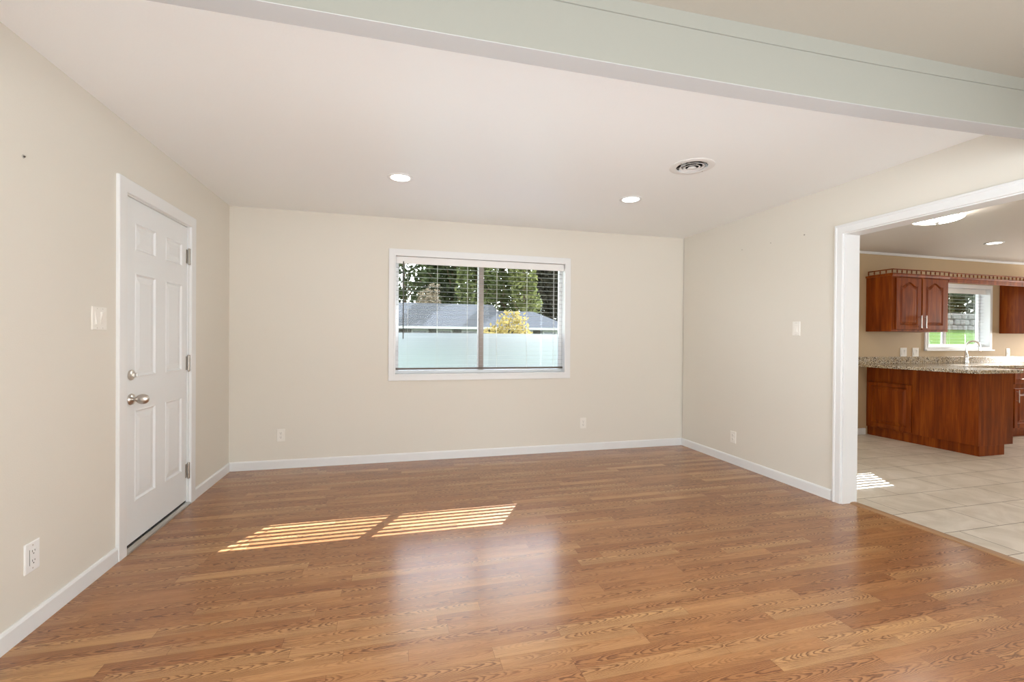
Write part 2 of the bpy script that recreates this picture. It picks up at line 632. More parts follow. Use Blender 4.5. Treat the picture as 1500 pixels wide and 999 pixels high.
def rect_holes(u0, u1, v0, v1, holes):
    us = sorted({u0, u1, *[h[0] for h in holes], *[h[1] for h in holes]})
    vs = sorted({v0, v1, *[h[2] for h in holes], *[h[3] for h in holes]})
    us = [u for u in us if u0 <= u <= u1]
    vs = [v for v in vs if v0 <= v <= v1]
    out = []
    for a, b in zip(us, us[1:]):
        run = None
        for c, d in zip(vs, vs[1:]):
            mu, mv = (a + b) / 2, (c + d) / 2
            inside = any(h[0] < mu < h[1] and h[2] < mv < h[3] for h in holes)
            if inside:
                if run:
                    out.append((a, b, *run))
                run = None
            else:
                run = (run[0], d) if run else (c, d)
        if run:
            out.append((a, b, *run))
    return out


def structure(o, label, cat):
    return tag(o, label, cat, None, 'structure')


# ------------------------------------------------------------------ room shell
Y0 = -2.65                       # wall behind the photographer
WT = 0.14
XK = 10.4                        # far kitchen wall
DY0, DY1, DH = 3.005, 3.842, 2.055
WIN1 = (0.005, 1.815, 0.873, 2.068)
WIN2 = (7.205, 8.43, 1.165, 2.02)
WIN3 = (3.80, 5.28, 0.873, 2.068)
OY0, OY1, OH = 0.86, 2.708, 2.068   # cased opening in the right wall

b = MB()
for a, c, d, e in rect_holes(Y0, YB + WT, -0.02, 2.6, [(DY0, DY1, -0.02, DH), (-1.3, 0.3, 0.75, 2.05)]):
    b.box(XL - WT, XL, a, c, d, e)
structure(b.build('wall_left', WALL), 'cream painted left wall with the white door', 'wall')

b = MB()
for a, c, d, e in rect_holes(XL, XR + WT / 2, -0.02, 2.6, [WIN1]):
    b.box(a, c, YB, YB + WT, d, e)
structure(b.build('wall_back', WALL), 'cream painted back wall around the large window', 'wall')

b = MB()
for a, c, d, e in rect_holes(XR + WT / 2, XK, -0.02, 2.6, [WIN2, WIN3]):
    b.box(a, c, YB - 0.012, YB + WT, d, e)
structure(b.build('wall_kitchen', WALLK), 'tan kitchen wall behind the cherry cabinets', 'wall')

b = MB()
for a, c, d, e in rect_holes(Y0, YB - 0.012, -0.02, 2.6, [(OY0, OY1, -0.02, OH)]):
    b.box(XR, XR + WT - 0.004, a, c, d, e)
structure(b.build('wall_right', WALL), 'cream painted right wall with the wide cased opening', 'wall')

b = MB()
for a, c, d, e in rect_holes(XL - WT, XK, -0.02, 2.6, [(-0.75, 2.55, 0.45, 2.2), (7.25, 9.35, 0.65, 2.05)]):
    b.box(a, c, Y0 - WT, Y0, d, e)
structure(b.build('wall_rear', WALL), 'cream wall behind the photographer with its window openings', 'wall')
structure(MB().box(XK, XK + WT, Y0, YB + WT, -0.02, 2.6).build('wall_side', WALLK), 'tan far side wall of the kitchen', 'wall')

# floors
structure(MB().box(XL - WT, 3.392, Y0, YB + 0.02, -0.12, 0.0).build('floor', FLOORW), 'glossy oak strip laminate floor of the empty living room', 'floor')
structure(MB().box(3.44, XK, Y0, YB, -0.12, 0.0).build('floor.001', TILE), 'beige rectangular tile floor of the kitchen', 'floor')
b = MB()
b.loft([[(3.378, y, 0.0), (3.384, y, 0.007), (3.40, y, 0.010), (3.428, y, 0.010), (3.442, y, 0.006), (3.45, y, 0.0), (3.45, y, -0.05), (3.378, y, -0.05)]
        for y in (OY0, OY1)], True, True)
structure(b.build('trim_1', STRIP), 'oak threshold strip between the laminate floor and the kitchen tiles', 'threshold strip')

# ceilings
VENT = (1.985, 2.725)
b = MB()
for a, c, d, e in rect_holes(XL - WT, XR + WT / 2, 1.5, YB + WT, [(VENT[0] - 0.098, VENT[0] + 0.098, VENT[1] - 0.098, VENT[1] + 0.098)]):
    b.box(a, c, d, e, H, H + 0.12)
structure(b.build('ceiling', CEIL), 'white textured living room ceiling with two lights and a vent', 'ceiling')
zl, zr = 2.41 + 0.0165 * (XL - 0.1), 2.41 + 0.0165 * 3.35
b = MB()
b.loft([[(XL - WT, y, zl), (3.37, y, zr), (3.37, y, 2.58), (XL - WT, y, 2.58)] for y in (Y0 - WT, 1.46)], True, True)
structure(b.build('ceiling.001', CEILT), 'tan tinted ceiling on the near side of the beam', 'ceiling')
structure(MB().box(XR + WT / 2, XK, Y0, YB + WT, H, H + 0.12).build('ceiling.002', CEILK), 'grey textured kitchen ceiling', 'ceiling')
structure(MB().box(XL - 0.5, XK + 0.4, Y0 - 0.6, YB + WT, 3.0, 3.15).build('roof', ROOF), 'roof slab above the rooms', 'roof')
structure(MB().box(XL - 0.5, XK + 0.4, YB + WT + 0.001, 6.4, 2.97, 3.12).build('roof_overhang', SOFFIT), 'deep white porch roof over the back windows', 'porch roof')
structure(MB().box(XL - WT, XK + WT, YB + 0.001, YB + WT, 2.6, 3.0).build('wall_back.001', SOFFIT), 'upper wall strip carrying the porch roof', 'wall')

# dropped beam across the ceiling
beam = empty('ceiling_beam', (1.0, 1.44, 2.2), 'pale painted beam crossing the living room ceiling', 'beam', None, 'structure')


def bz(x):
    return 2.200 + 0.0085 * max(0.0, x - 0.9) ** 2 + 0.002 * max(0, -x)


xs = [XL + i * (XR - XL) / 24 for i in range(25)]
b = MB()
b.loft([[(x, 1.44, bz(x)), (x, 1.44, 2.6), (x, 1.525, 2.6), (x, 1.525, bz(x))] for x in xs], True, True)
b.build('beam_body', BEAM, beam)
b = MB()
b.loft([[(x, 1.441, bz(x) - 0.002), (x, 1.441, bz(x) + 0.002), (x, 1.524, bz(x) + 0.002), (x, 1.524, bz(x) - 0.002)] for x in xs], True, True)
b.build('lit_underside_skin', BEAMS, beam)  # thin added plate carrying the paler, lit-looking underside tone
b = MB()
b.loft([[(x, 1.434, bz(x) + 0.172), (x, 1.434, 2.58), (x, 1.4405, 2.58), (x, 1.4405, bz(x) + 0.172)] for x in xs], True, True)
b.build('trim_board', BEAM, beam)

# baseboards
BH, BT = 0.083, 0.013


def baseboard(name, p0, p1, nrm, label):
    """p0,p1: wall-line points, nrm: direction into the room"""
    b = MB()
    n = Vector((nrm[0], nrm[1], 0))
    loops = []
    for p in (p0, p1):
        q = Vector((p[0], p[1], 0))
        loops.append([q + Vector((0, 0, 0.0005)), q + n * BT + Vector((0, 0, 0.0005)), q + n * BT + Vector((0, 0, BH - 0.012)),
                      q + n * (BT - 0.004) + Vector((0, 0, BH - 0.003)), q + n * (BT - 0.008) + Vector((0, 0, BH)), q + Vector((0, 0, BH))])
    b.loft(loops, True, True)
    return structure(b.build(name, TRIM), label, 'baseboard')


baseboard('baseboard_left', (XL, Y0), (XL, 2.929), (1, 0), 'white baseboard on the left wall in front of the door')
baseboard('baseboard_left.001', (XL, 3.918), (XL, YB), (1, 0), 'short white baseboard between the door and the back corner')
baseboard('baseboard_back', (XL, YB), (XR, YB), (0, -1), 'white baseboard along the back wall under the window')
baseboard('baseboard_right', (XR, 2.772), (XR, YB), (-1, 0), 'white baseboard on the right wall beside the cased opening')
baseboard('baseboard_kitchen', (XR + WT, YB - 0.012), (6.10, YB - 0.012), (0, -1), 'white baseboard on the kitchen wall left of the peninsula')
baseboard('baseboard_right.001', (XR, Y0), (XR, 0.80), (-1, 0), 'white baseboard on the right wall near the photographer')

# kitchen ceiling trim
structure(MB().box(XR + WT, XK, YB - 0.012 - 0.022, YB - 0.012, H - 0.032, H, 0.004).build('trim_2', TRIM), 'narrow white moulding at the top of the kitchen wall', 'moulding')

# cased opening
op = empty('trim_3', (XR, OY1, 0), 'wide white cased opening from the living room to the kitchen', 'cased opening', None, 'structure')
CW, CT = 0.062, 0.016


def casing_profile(b, along, pts_fn):
    b.loft([pts_fn(t) for t in along], True, True)


b = MB()
b.box(XR + 0.0004, XR + WT - 0.0004, OY1 - 0.018, OY1 + 0.002, 0.0005, OH - 0.0185)
b.box(XR + 0.0004, XR + WT - 0.0004, OY0 - 0.002, OY0 + 0.018, 0.0005, OH - 0.0185)
b.box(XR + 0.0004, XR + WT - 0.0004, OY0 - 0.002, OY1 + 0.002, OH - 0.018, OH + 0.002)
b.build('jamb', TRIM, op)
for sgn, xf, nm in ((-1, XR, 'casing'), (1, XR + WT, 'casing')):
    b = MB()
    inn = (OY0 + 0.010, OY1 - 0.010, OH - 0.010)
    out_ = (OY0 + 0.010 - CW, OY1 - 0.010 + CW, OH - 0.010 + CW + 0.005)
    b.arch(inn, out_, xf, xf + sgn * CT)
    b.arch((out_[0] + 0.018, out_[1] - 0.018, out_[2] - 0.018), (out_[0] - 0.0005, out_[1] + 0.0005, out_[2] + 0.0005), xf, xf + sgn * (CT + 0.005))
    b.build(nm, TRIM, op)

# ------------------------------------------------------------------ door_1
door = empty('door_1', (XL, (DY0 + DY1) / 2, 0), 'white six panel entry door in the left wall', 'door', None, 'structure')
b = MB()
b.box(XL - WT, XL - 0.0004, DY0 - 0.001, DY0 + 0.014, 0.0003, DH - 0.0145)
b.box(XL - WT, XL - 0.0004, DY1 - 0.014, DY1 + 0.001, 0.0003, DH - 0.0145)
b.box(XL - WT, XL - 0.0004, DY0 - 0.001, DY1 + 0.001, DH - 0.014, DH + 0.001)
b.box(XL - 0.09, XL - 0.052, DY0 + 0.014, DY0 + 0.026, 0, DH)
b.box(XL - 0.09, XL - 0.052, DY1 - 0.026, DY1 - 0.014, 0, DH)
b.build('jamb', TRIM, door)
b = MB()
b.arch((3.009, 3.840, 2.047), (2.931, 3.918, 2.125), XL, XL + 0.017)
b.build('casing', TRIM, door)
SX = XL - 0.009                  # room face of the slab
SY0, SY1, SZ0, SZ1 = DY0 + 0.016, DY1 - 0.018, 0.034, DH - 0.017
panels = []
for (a, c) in ((3.137, 3.376), (3.505, 3.744)):
    panels += [(a, c, 1.74, 1.905), (a, c, 0.995, 1.610), (a, c, 0.262, 0.803)]
b = MB()
for a, c, d, e in rect_holes(SY0, SY1, SZ0, SZ1, panels):
    b.box(SX - 0.044, SX, a, c, d, e)
slab = b.build('door_slab', DOORW, door)
for (a, c, d, e) in panels:
    def rc(i, dep):
        return [(SX + dep, a + i, d + i), (SX + dep, c - i, d + i), (SX + dep, c - i, e - i), (SX + dep, a + i, e - i)]
    b = MB()
    b.loft([rc(0.0, 0.0), rc(0.006, 0.003), rc(0.016, -0.006), rc(0.028, -0.006), rc(0.055, -0.001)])
    b.build('panel', DOORW, slab)
b = MB()
b.lathe([(0.030, 0.0), (0.031, 0.004), (0.029, 0.010), (0.020, 0.014), (0.0, 0.0145)], (SX, 3.092, 1.013), (1, 0, 0), 28)
db = b.build('deadbolt', NICKEL, door, True)
b = MB()
b.box(SX + 0.013, SX + 0.034, 3.089, 3.095, 1.000, 1.024, 0.002)
b.build('thumb_turn', NICKEL, db)
b = MB()
b.lathe([(0.033, 0.0), (0.034, 0.004), (0.030, 0.012), (0.018, 0.016), (0.012, 0.020), (0.011, 0.030), (0.013, 0.034)], (SX, 3.092, 0.872), (1, 0, 0), 28)
rose = b.build('knob_rose', NICKEL, door, True)
b = MB()
prof = []
for i in range(15):
    t = i / 14 * PI
    prof.append((0.026 * math.sin(t) ** 0.85, 0.033 - 0.033 * math.cos(t) + 0.028))
b.lathe(prof, (SX, 3.092, 0.872), (1, 0, 0), 28, True, 0.8, 1.15)
b.build('knob', NICKEL, rose, True)
for zc in (1.826, 1.043, 0.250):
    b = MB()
    yk = SY1 + 0.006
    b.tube([(SX + 0.012, yk, zc - 0.052), (SX + 0.012, yk, zc + 0.052)], 0.0075, 12)
    b.lathe([(0.006, -0.008), (0.009, -0.004), (0.009, 0.0)], (SX + 0.012, yk, zc - 0.052), (0, 0, 1), 12)
    b.lathe([(0.009, 0.0), (0.009, 0.004), (0.006, 0.008)], (SX + 0.012, yk, zc + 0.052), (0, 0, 1), 12)
    for k in (-0.03, 0.0, 0.03):
        b.lathe([(0.0082, -0.0015), (0.0082, 0.0015)], (SX + 0.012, yk, zc + k), (0, 0, 1), 12)
    b.box(SX - 0.002, SX + 0.003, yk - 0.022, yk, zc - 0.05, zc + 0.05)
    b.box(SX - 0.002, SX + 0.010, yk, yk + 0.012, zc - 0.05, zc + 0.05)
    b.build('hinge', BRUSH, door, True)
b = MB()
b.loft([[(XL + 0.02, y, 0.0005), (XL + 0.018, y, 0.010), (XL - 0.005, y, 0.020), (XL - 0.10, y, 0.022), (XL - 0.13, y, 0.0005)] for y in (DY0 + 0.003, DY1 - 0.003)], True, True)
b.build('threshold', ALU, door)
MB().box(SX - 0.040, SX - 0.004, SY0, SY1, 0.022, 0.0345).build('door_gap_strip', GAPD, door)  # dark strip filling the gap under the slab

# ------------------------------------------------------------------ windows


def window(name, X0, X1, Z0, Z1, label, wall_y, sill=False, film_top=None, mull_x=None, outer=0.062):
    win = empty(name, ((X0 + X1) / 2, wall_y, Z0), label, 'window', None, 'structure')
    # drywall-return lining
    e = 0.004
    yb = YB + WT - 0.02
    MB().ring((X0 - e, X1 + e, Z0 - e, Z1 + e), (X0 + e, X1 - e, Z0 + e, Z1 - e), wall_y + 0.0005, yb).build('window_lining', TRIM, win)
    b = MB()
    o = outer
    t = 0.017
    b.ring((X0 - o, X1 + o, Z0 - o, Z1 + o), (X0 + 0.006, X1 - 0.006, Z0 + 0.006, Z1 - 0.006), wall_y - t, wall_y + 0.0003, 0.003)
    b.ring((X0 - 0.012, X1 + 0.012, Z0 - 0.012, Z1 + 0.012), (X0 + 0.0055, X1 - 0.0055, Z0 + 0.0055, Z1 - 0.0055), wall_y - t - 0.004, wall_y - t + 0.004, 0.001)
    b.build('casing', TRIM, win)
    if sill:
        MB().box(X0 - o - 0.012, X1 + o + 0.012, wall_y - 0.045, wall_y - 0.014, Z0 - o, Z0 - o + 0.02, 0.004).build('window_sill', TRIM, win)
    fy0, fy1 = YB + 0.088, YB + 0.128
    fw = 0.036
    b = MB()
    b.ring((X0 + e, X1 - e, Z0 + e, Z1 - e), (X0 + fw, X1 - fw, Z0 + fw, Z1 - fw), fy0, fy1, 0.003)
    fr = b.build('window_frame', VINYL, win)
    mx = mull_x or (X0 + X1) / 2
    b = MB()
    b.box(mx - 0.024, mx + 0.024, fy0 + 0.004, fy1 - 0.004, Z0 + fw, Z1 - fw, 0.002)
    b.build('meeting_stile', MULL, win)
    b = MB()
    b.box(mx - 0.040, mx - 0.026, fy0 + 0.012, fy1 - 0.008, Z0 + fw, Z1 - fw, 0.002)
    b.build('sash_edge', VINYL, win)
    gy = YB + 0.112
    for x0, x1 in ((X0 + fw, mx - 0.02), (mx + 0.02, X1 - fw)):
        pn = MB().box(x0, x1, gy, gy + 0.004, Z0 + fw, Z1 - fw).build('window_pane', GLASS, win)
        if film_top:
            MB().quad((x0, gy + 0.007, film_top), (x1, gy + 0.007, film_top), (x1, gy + 0.007, Z0 + fw), (x0, gy + 0.007, Z0 + fw)).build('privacy_film', FILMM, win, recalc=False)
    return win


window('window_1', *WIN1, 'wide white sliding window with frosted lower half in the back wall', YB, False, 1.294, 0.90)
window('window_2', *WIN2, 'small white kitchen window above the sink counter', YB - 0.012, True, None, 7.72, 0.05)
window('window_3', *WIN3, 'dining nook window hidden behind the right wall', YB - 0.012, False, 1.294, 4.56)


def blind(name, X0, X1, ztop, zrail, label, ladders, wand_x=None, y=YB + 0.046, valance=0.072, pitch=0.0470, dark=False):
    bl = empty(name, ((X0 + X1) / 2, y, ztop), label, 'window blind')
    MB().box(X0, X1, y - 0.020, y + 0.018, ztop - 0.045, ztop, 0.002).build('head_rail', SLAT, bl)
    MB().box(X0, X1, y - 0.030, y - 0.021, ztop - valance, ztop - 0.001, 0.002).build('valance', SLAT, bl)
    z = ztop - 0.06
    proto = None
    k = 0
    while z > zrail + 0.03:
        if proto is None:
            b = MB()
            wv = 0.0138
            loops = []
            for x in (X0 + 0.004, X1 - 0.004):
                top = [(x, y + wv * s, z + 0.0004 * (1 - s * s) + 0.0005) for s in (-1, -0.5, 0, 0.5, 1)]
                bot = [(x, y + wv * s, z + 0.0004 * (1 - s * s) - 0.0005) for s in (1, 0.5, 0, -0.5, -1)]
                loops.append(top + bot)
            b.loft(loops, True, True)
            proto = b.build('slat', SLATG, bl)
            zp = z
        else:
            c = proto.copy()
            c.location = (0, 0, z - zp)
            c.parent = bl
            C.objects.link(c)
        z -= pitch
    MB().box(X0 + 0.002, X1 - 0.002, y - 0.014, y + 0.014, zrail - 0.010, zrail + 0.010, 0.003).build('bottom_rail', RAILD if dark else SLAT, bl)
    for x in ladders:
        b = MB()
        b.tube([(x, y - 0.0125, zrail), (x, y - 0.0125, ztop - 0.04)], 0.0011, 6)
        b.tube([(x, y + 0.0125, zrail), (x, y + 0.0125, ztop - 0.04)], 0.0011, 6)
        b.build('ladder_cord', CORD, bl)
    if wand_x:
        b = MB()
        b.tube([(wand_x, y - 0.036, ztop - 0.05), (wand_x, y - 0.036, ztop - 0.83)], 0.0052, 8)
        b.build('tilt_wand', WAND, bl)
    return bl


blind('window_blind', WIN1[0] + 0.008, WIN1[1] - 0.008, WIN1[3] - 0.006, 0.927, 'open white slatted blind in the wide living room window', (0.13, 0.428, 0.741, 1.057, 1.392, 1.70), 0.086, dark=True)
blind('window_blind.001', WIN2[0] + 0.008, WIN2[1] - 0.008, WIN2[3] - 0.006, 1.20, 'open white slatted blind in the small kitchen window', (7.33, 7.72, 8.25), None, y=YB + 0.05)
blind('window_blind.002', WIN3[0] + 0.008, WIN3[1] - 0.008, WIN3[3] - 0.006, 0.927, 'white slatted blind in the dining nook window out of view', (3.95, 4.56, 5.15), None)

# ------------------------------------------------------------------ ceiling lights and vent


def recessed(loc, label, r=0.095):
    o = empty('recessed_light', loc, label, 'ceiling light', 'recessed ceiling lights')
    x, y, z = loc
    b = MB()
    b.lathe([(r, 0.0), (r, -0.003), (r - 0.006, -0.007), (r - 0.020, -0.006), (r - 0.026, -0.002), (r - 0.026, 0.0)], loc, (0, 0, 1), 40, False)
    b.build('trim_ring', TRIM, o, True)
    b = MB()
    b.lathe([(r - 0.026, -0.0005), (r - 0.026, -0.003), (r - 0.05, -0.005), (0.0, -0.0055)], loc, (0, 0, 1), 40, True)
    b.build('lens', LED, o, True)
    return o


recessed((0.037, 3.497, H), 'round lit recessed light in the ceiling nearest the left wall')
recessed((1.951, 3.50, H), 'round lit recessed light in the ceiling behind the round vent')
recessed((7.0, 3.83, H), 'round lit recessed light in the kitchen ceiling', 0.09)

vt = empty('ceiling_vent', (VENT[0], VENT[1], H), 'round white ceiling air vent with dark concentric openings', 'vent')
b = MB()
b.lathe([(0.148, 0.0), (0.148, -0.003), (0.140, -0.006), (0.112, -0.008), (0.104, -0.005), (0.104, 0.004)], (VENT[0], VENT[1], H), (0, 0, 1), 48, False)
b.build('flange', VENTW, vt, True)
for (r0, z0, r1, z1) in ((0.082, -0.006, 0.073, 0.000), (0.056, -0.010, 0.047, -0.004)):
    b = MB()
    b.lathe([(r0, z0), (r1, z1), (r1 - 0.003, z1), (r0 - 0.003, z0 - 0.002), (r0, z0)], (VENT[0], VENT[1], H), (0, 0, 1), 48, False)
    b.build('louver_ring', VENTW, vt, True)
b = MB()
b.lathe([(0.0, -0.004), (0.024, -0.006), (0.030, -0.012), (0.027, -0.015), (0.0, -0.019)], (VENT[0], VENT[1], H), (0, 0, 1), 48, True)
b.build('center_cone', VENTW, vt, True)
b = MB()
b.lathe([(0.1045, 0.003), (0.1045, 0.02), (0.100, 0.02), (0.100, 0.115), (0.0, 0.115)], (VENT[0], VENT[1], H), (0, 0, 1), 32, False)
b.build('duct', DUCT, vt)
for a in (0.6, 0.6 + PI / 2, 0.6 + PI, 0.6 + 3 * PI / 2):
    b = MB()
    b.tube([(VENT[0] + 0.030 * math.cos(a), VENT[1] + 0.030 * math.sin(a), H + 0.010), (VENT[0] + 0.1035 * math.cos(a), VENT[1] + 0.1035 * math.sin(a), H + 0.010)], 0.003, 6)
    b.build('strut', BRUSH, vt)
for a in (0.35, 0.35 + PI):
    b = MB()
    b.lathe([(0.0035, 0), (0.0035, -0.003), (0.0, -0.004)], (VENT[0] + 0.122 * math.cos(a), VENT[1] + 0.122 * math.sin(a), H - 0.0068), (0, 0, 1), 10)
    b.build('screw', BRUSH, vt)

# ------------------------------------------------------------------ wall plates (built facing -Y about their own origin)


def plate(parent, wd, ht, mat, t=0.006):
    b = MB()
    loops = []
    for i, y in ((0.0, 0.0), (0.0, -t + 0.002), (0.003, -t)):
        a, c = wd / 2 - i, ht / 2 - i
        loops.append([(-a, y, -c), (a, y, -c), (a, y, c), (-a, y, c)])
    b.loft(loops, True, True)
    p = b.build('face_plate', mat)
    p.parent = parent
    return p


def screws(parent, pts):
    for x, z in pts:
        b = MB()
        b.lathe([(0.003, 0.0), (0.003, 0.001), (0.0, 0.0014)], (x, -0.006, z), (0, -1, 0), 10)
        s = b.build('screw', NICKEL)
        s.parent = parent


def socket(parent, zc):
    b = MB()
    b.box(-0.0075, -0.0055, -0.0092, -0.006, zc + 0.000, zc + 0.009)
    b.box(0.0055, 0.0075, -0.0092, -0.006, zc + 0.001, zc + 0.008)
    b.lathe([(0.0027, 0.0), (0.0027, 0.003)], (0, -0.0062, zc - 0.0065), (0, -1, 0), 10)
    q = b.build('socket_slots', SLOT)
    q.parent = parent


def outlet(label, loc, rz, mat=PLATE, group='wall power outlets'):
    o = empty('power_outlet', loc, label, 'power outlet', group)
    plate(o, 0.072, 0.118, mat)
    for zc in (0.0195, -0.0195):
        pts = []
        for k in range(20):
            a = 2 * PI * k / 20
            pts.append((max(-0.0165, min(0.0165, 0.019 * math.cos(a))), max(-0.0145, min(0.0145, 0.0165 * math.sin(a)))))
        b = MB()
        b.loft([[(x, -0.005, zc + z) for x, z in pts], [(x, -0.0085, zc + z) for x, z in pts]], True, True)
        f = b.build('receptacle', mat)
        f.parent = o
        socket(f, zc)
    screws(o, [(0, 0)])
    o.rotation_euler = (0, 0, rz)
    return o


def gfci(label, loc, rz, mat=PLATEW):
    o = empty('power_outlet', loc, label, 'power outlet', 'wall power outlets')
    plate(o, 0.080, 0.124, mat)
    MB_ = MB()
    MB_.box(-0.0165, 0.0165, -0.0085, -0.004, -0.033, 0.033, 0.0015)
    f = MB_.build('receptacle', mat)
    f.parent = o
    for zc in (0.020, -0.020):
        socket(f, zc)
    b = MB()
    b.box(-0.0185, -0.0172, -0.0068, -0.0055, -0.033, 0.033)
    s = b.build('shadow_gap', SLOT)
    s.parent = o
    screws(o, [(0, 0.048), (0, -0.048)])
    o.rotation_euler = (0, 0, rz)
    return o


def switch(label, loc, rz, gangs=1, mat=PLATE):
    o = empty('light_switch', loc, label, 'light switch', 'wall light switches')
    wd = 0.072 + 0.046 * (gangs - 1)
    plate(o, wd, 0.120, mat)
    for i in range(gangs):
        xc = (i - (gangs - 1) / 2) * 0.046
        b = MB()
        b.box(xc - 0.0175, xc + 0.0175, -0.0075, -0.004, -0.0345, 0.0345, 0.001)
        f = b.build('switch_frame', mat)
        f.parent = o
        b = MB()
        tilt = 0.0035 if i == 0 else -0.0035
        b.loft([[(xc - 0.0145, -0.006, -0.031), (xc + 0.0145, -0.006, -0.031), (xc + 0.0145, -0.006, 0.031), (xc - 0.0145, -0.006, 0.031)],
                [(xc - 0.0145, -0.010 - tilt, -0.031), (xc + 0.0145, -0.010 - tilt, -0.031), (xc + 0.0145, -0.010 + tilt, 0.031), (xc - 0.0145, -0.010 + tilt, 0.031)]], True, True)
        r = b.build('rocker', mat)
        r.parent = f
        screws(o, [(xc, 0.049), (xc, -0.049)])
    o.rotation_euler = (0, 0, rz)
    return o


switch('ivory double rocker switch on the left wall beside the white door', (XL, 2.782, 1.328), PI / 2, 2)
gfci('white outlet low on the left wall near the photographer', (XL, 2.338, 0.311), PI / 2)
outlet('ivory outlet on the back wall left of the window, near the door corner', (-1.03, YB, 0.314), 0)
outlet('ivory outlet on the back wall below the right edge of the window', (2.040, YB, 0.307), 0)
switch('ivory single rocker switch on the right wall beside the cased opening', (XR, 3.110, 1.343), -PI / 2, 1)
outlet('ivory outlet low on the right wall', (XR, 3.835, 0.268), -PI / 2)
YKW = YB - 0.012
switch('ivory double switch plate on the kitchen wall, farther from the kitchen window', (6.768, YKW, 1.097), 0, 2)
switch('ivory double switch plate on the kitchen wall at the lower left of the kitchen window', (6.990, YKW, 1.096), 0, 2)
switch('ivory single switch plate on the kitchen wall right of the faucet', (8.842, YKW, 1.092), 0, 1)


def nail(label, loc, d, big=False):
    d = Vector(d)
    r = 0.006 if big else 0.0035
    b = MB()
    L = Vector(loc)
    b.tube([L - d * 0.002, L + d * 0.010], 0.0016, 8)
    b.lathe([(r, 0.0), (r, 0.0015), (0, 0.003)], L + d * 0.009, d, 12)
    o = b.build('wall_nail', BRUSH, None, True)
    return tag(o, label, 'nail', 'nails left in the walls')


def anchor():
    o = empty('wall_anchor', (XL, 2.294, 1.968), 'dark leftover screw anchor high on the left wall', 'wall anchor')
    b = MB()
    b.lathe([(0.008, 0.0), (0.007, 0.002), (0.004, 0.0025), (0.003, 0.001)], (XL, 2.294, 1.968), (1, 0, 0), 14)
    b.build('collar', simple('grey_anchor', (0.45, 0.42, 0.37), 0.6), o, True)
    b = MB()
    b.tube([(XL + 0.001, 2.294, 1.968), (XL + 0.006, 2.294, 1.967)], 0.003, 10)
    b.build('screw_head', SLOT, o)


anchor()
nail('small nail on the right wall, farthest from the cased opening', (XR, 3.734, 2.129), (-1, 0, 0))
nail('small nail on the right wall, middle one of the three', (XR, 3.386, 2.125), (-1, 0, 0))
nail('small nail on the right wall, closest to the cased opening', (XR, 3.037, 2.122), (-1, 0, 0), True)

# ------------------------------------------------------------------ kitchen
# peninsula
PX0, PX1, PY0, PY1 = 6.12, 6.665, 3.462, YKW - 0.001
CZ = 0.905
pen = empty('peninsula_cabinet', (6.4, 4.05, 0), 'cherry wood kitchen peninsula with a plain back and one raised panel', 'peninsula cabinet')
MB().box(PX0, PX1, PY0, PY1, 0.112, CZ, 0.002).build('body', CHERRY, pen)
MB().box(PX0 + 0.022, 6.535, PY0 + 0.004, PY1, 0.0005, 0.112).build('toe_kick', CHERRY, pen)
b = MB()


def rx(i, dx):
    a, c, d, e = 4.112, 4.630, 0.132, 0.712
    return [(PX0 - dx, a + i, d + i), (PX0 - dx, c - i, d + i), (PX0 - dx, c - i, e - i), (PX0 - dx, a + i, e - i)]


b.loft([rx(0, 0.0), rx(0, 0.019), rx(0.003, 0.022), rx(0.046, 0.022), rx(0.054, 0.008), rx(0.064, 0.008), rx(0.095, 0.020)], True, True)
b.build('raised_panel', CHERRY, pen)
MB().box(PX0 - 0.006, PX0 + 0.02, PY0 - 0.004, PY0 + 0.016, 0.112, CZ - 0.001, 0.002).build('corner_strip', CHERRY, pen)

# granite counter
ct = empty('granite_countertop', (6.4, 4.0, CZ), 'speckled granite countertop on the peninsula and along the kitchen wall', 'countertop')
SLX0, SLX1, SLY0, BRY0 = 5.93, 6.69, 3.385, 4.03
out = []
r = 0.10
for k in range(7):
    a = PI + k / 6 * PI / 2
    out.append((SLX0 + r + r * math.cos(a), SLY0 + r + r * math.sin(a)))
r2 = 0.03
for k in range(5):
    a = -PI / 2 + k / 4 * PI / 2
    out.append((SLX1 - r2 + r2 * math.cos(a), SLY0 + r2 + r2 * math.sin(a)))
out += [(SLX1, BRY0), (9.55, BRY0), (9.55, YKW - 0.0005), (SLX0, YKW - 0.0005)]
cx_, cy_ = 6.6, 4.3


def inset(pts, d):
    n = len(pts)
    res = []
    for i in range(n):
        p0, p1, p2 = Vector(pts[i - 1]), Vector(pts[i]), Vector(pts[(i + 1) % n])
        e1, e2 = (p1 - p0).normalized(), (p2 - p1).normalized()
        n1, n2 = Vector((-e1.y, e1.x)), Vector((-e2.y, e2.x))
        m = (n1 + n2)
        m = m / max(0.2, m.dot(n1))
        res.append(tuple(p1 + m * d))
    return res


b = MB()
T = 0.038
b.loft([[(x, y, CZ + 0.0005) for x, y in inset(out, 0.004)], [(x, y, CZ + 0.005) for x, y in out], [(x, y, CZ + T - 0.005) for x, y in out],
        [(x, y, CZ + T) for x, y in inset(out, 0.005)]], True, True)
b.build('slab', GRANITE, ct)
MB().box(5.97, 9.55, YKW - 0.021, YKW - 0.0005, CZ + T, CZ + T + 0.092, 0.003).build('backsplash', GRANITE, ct)


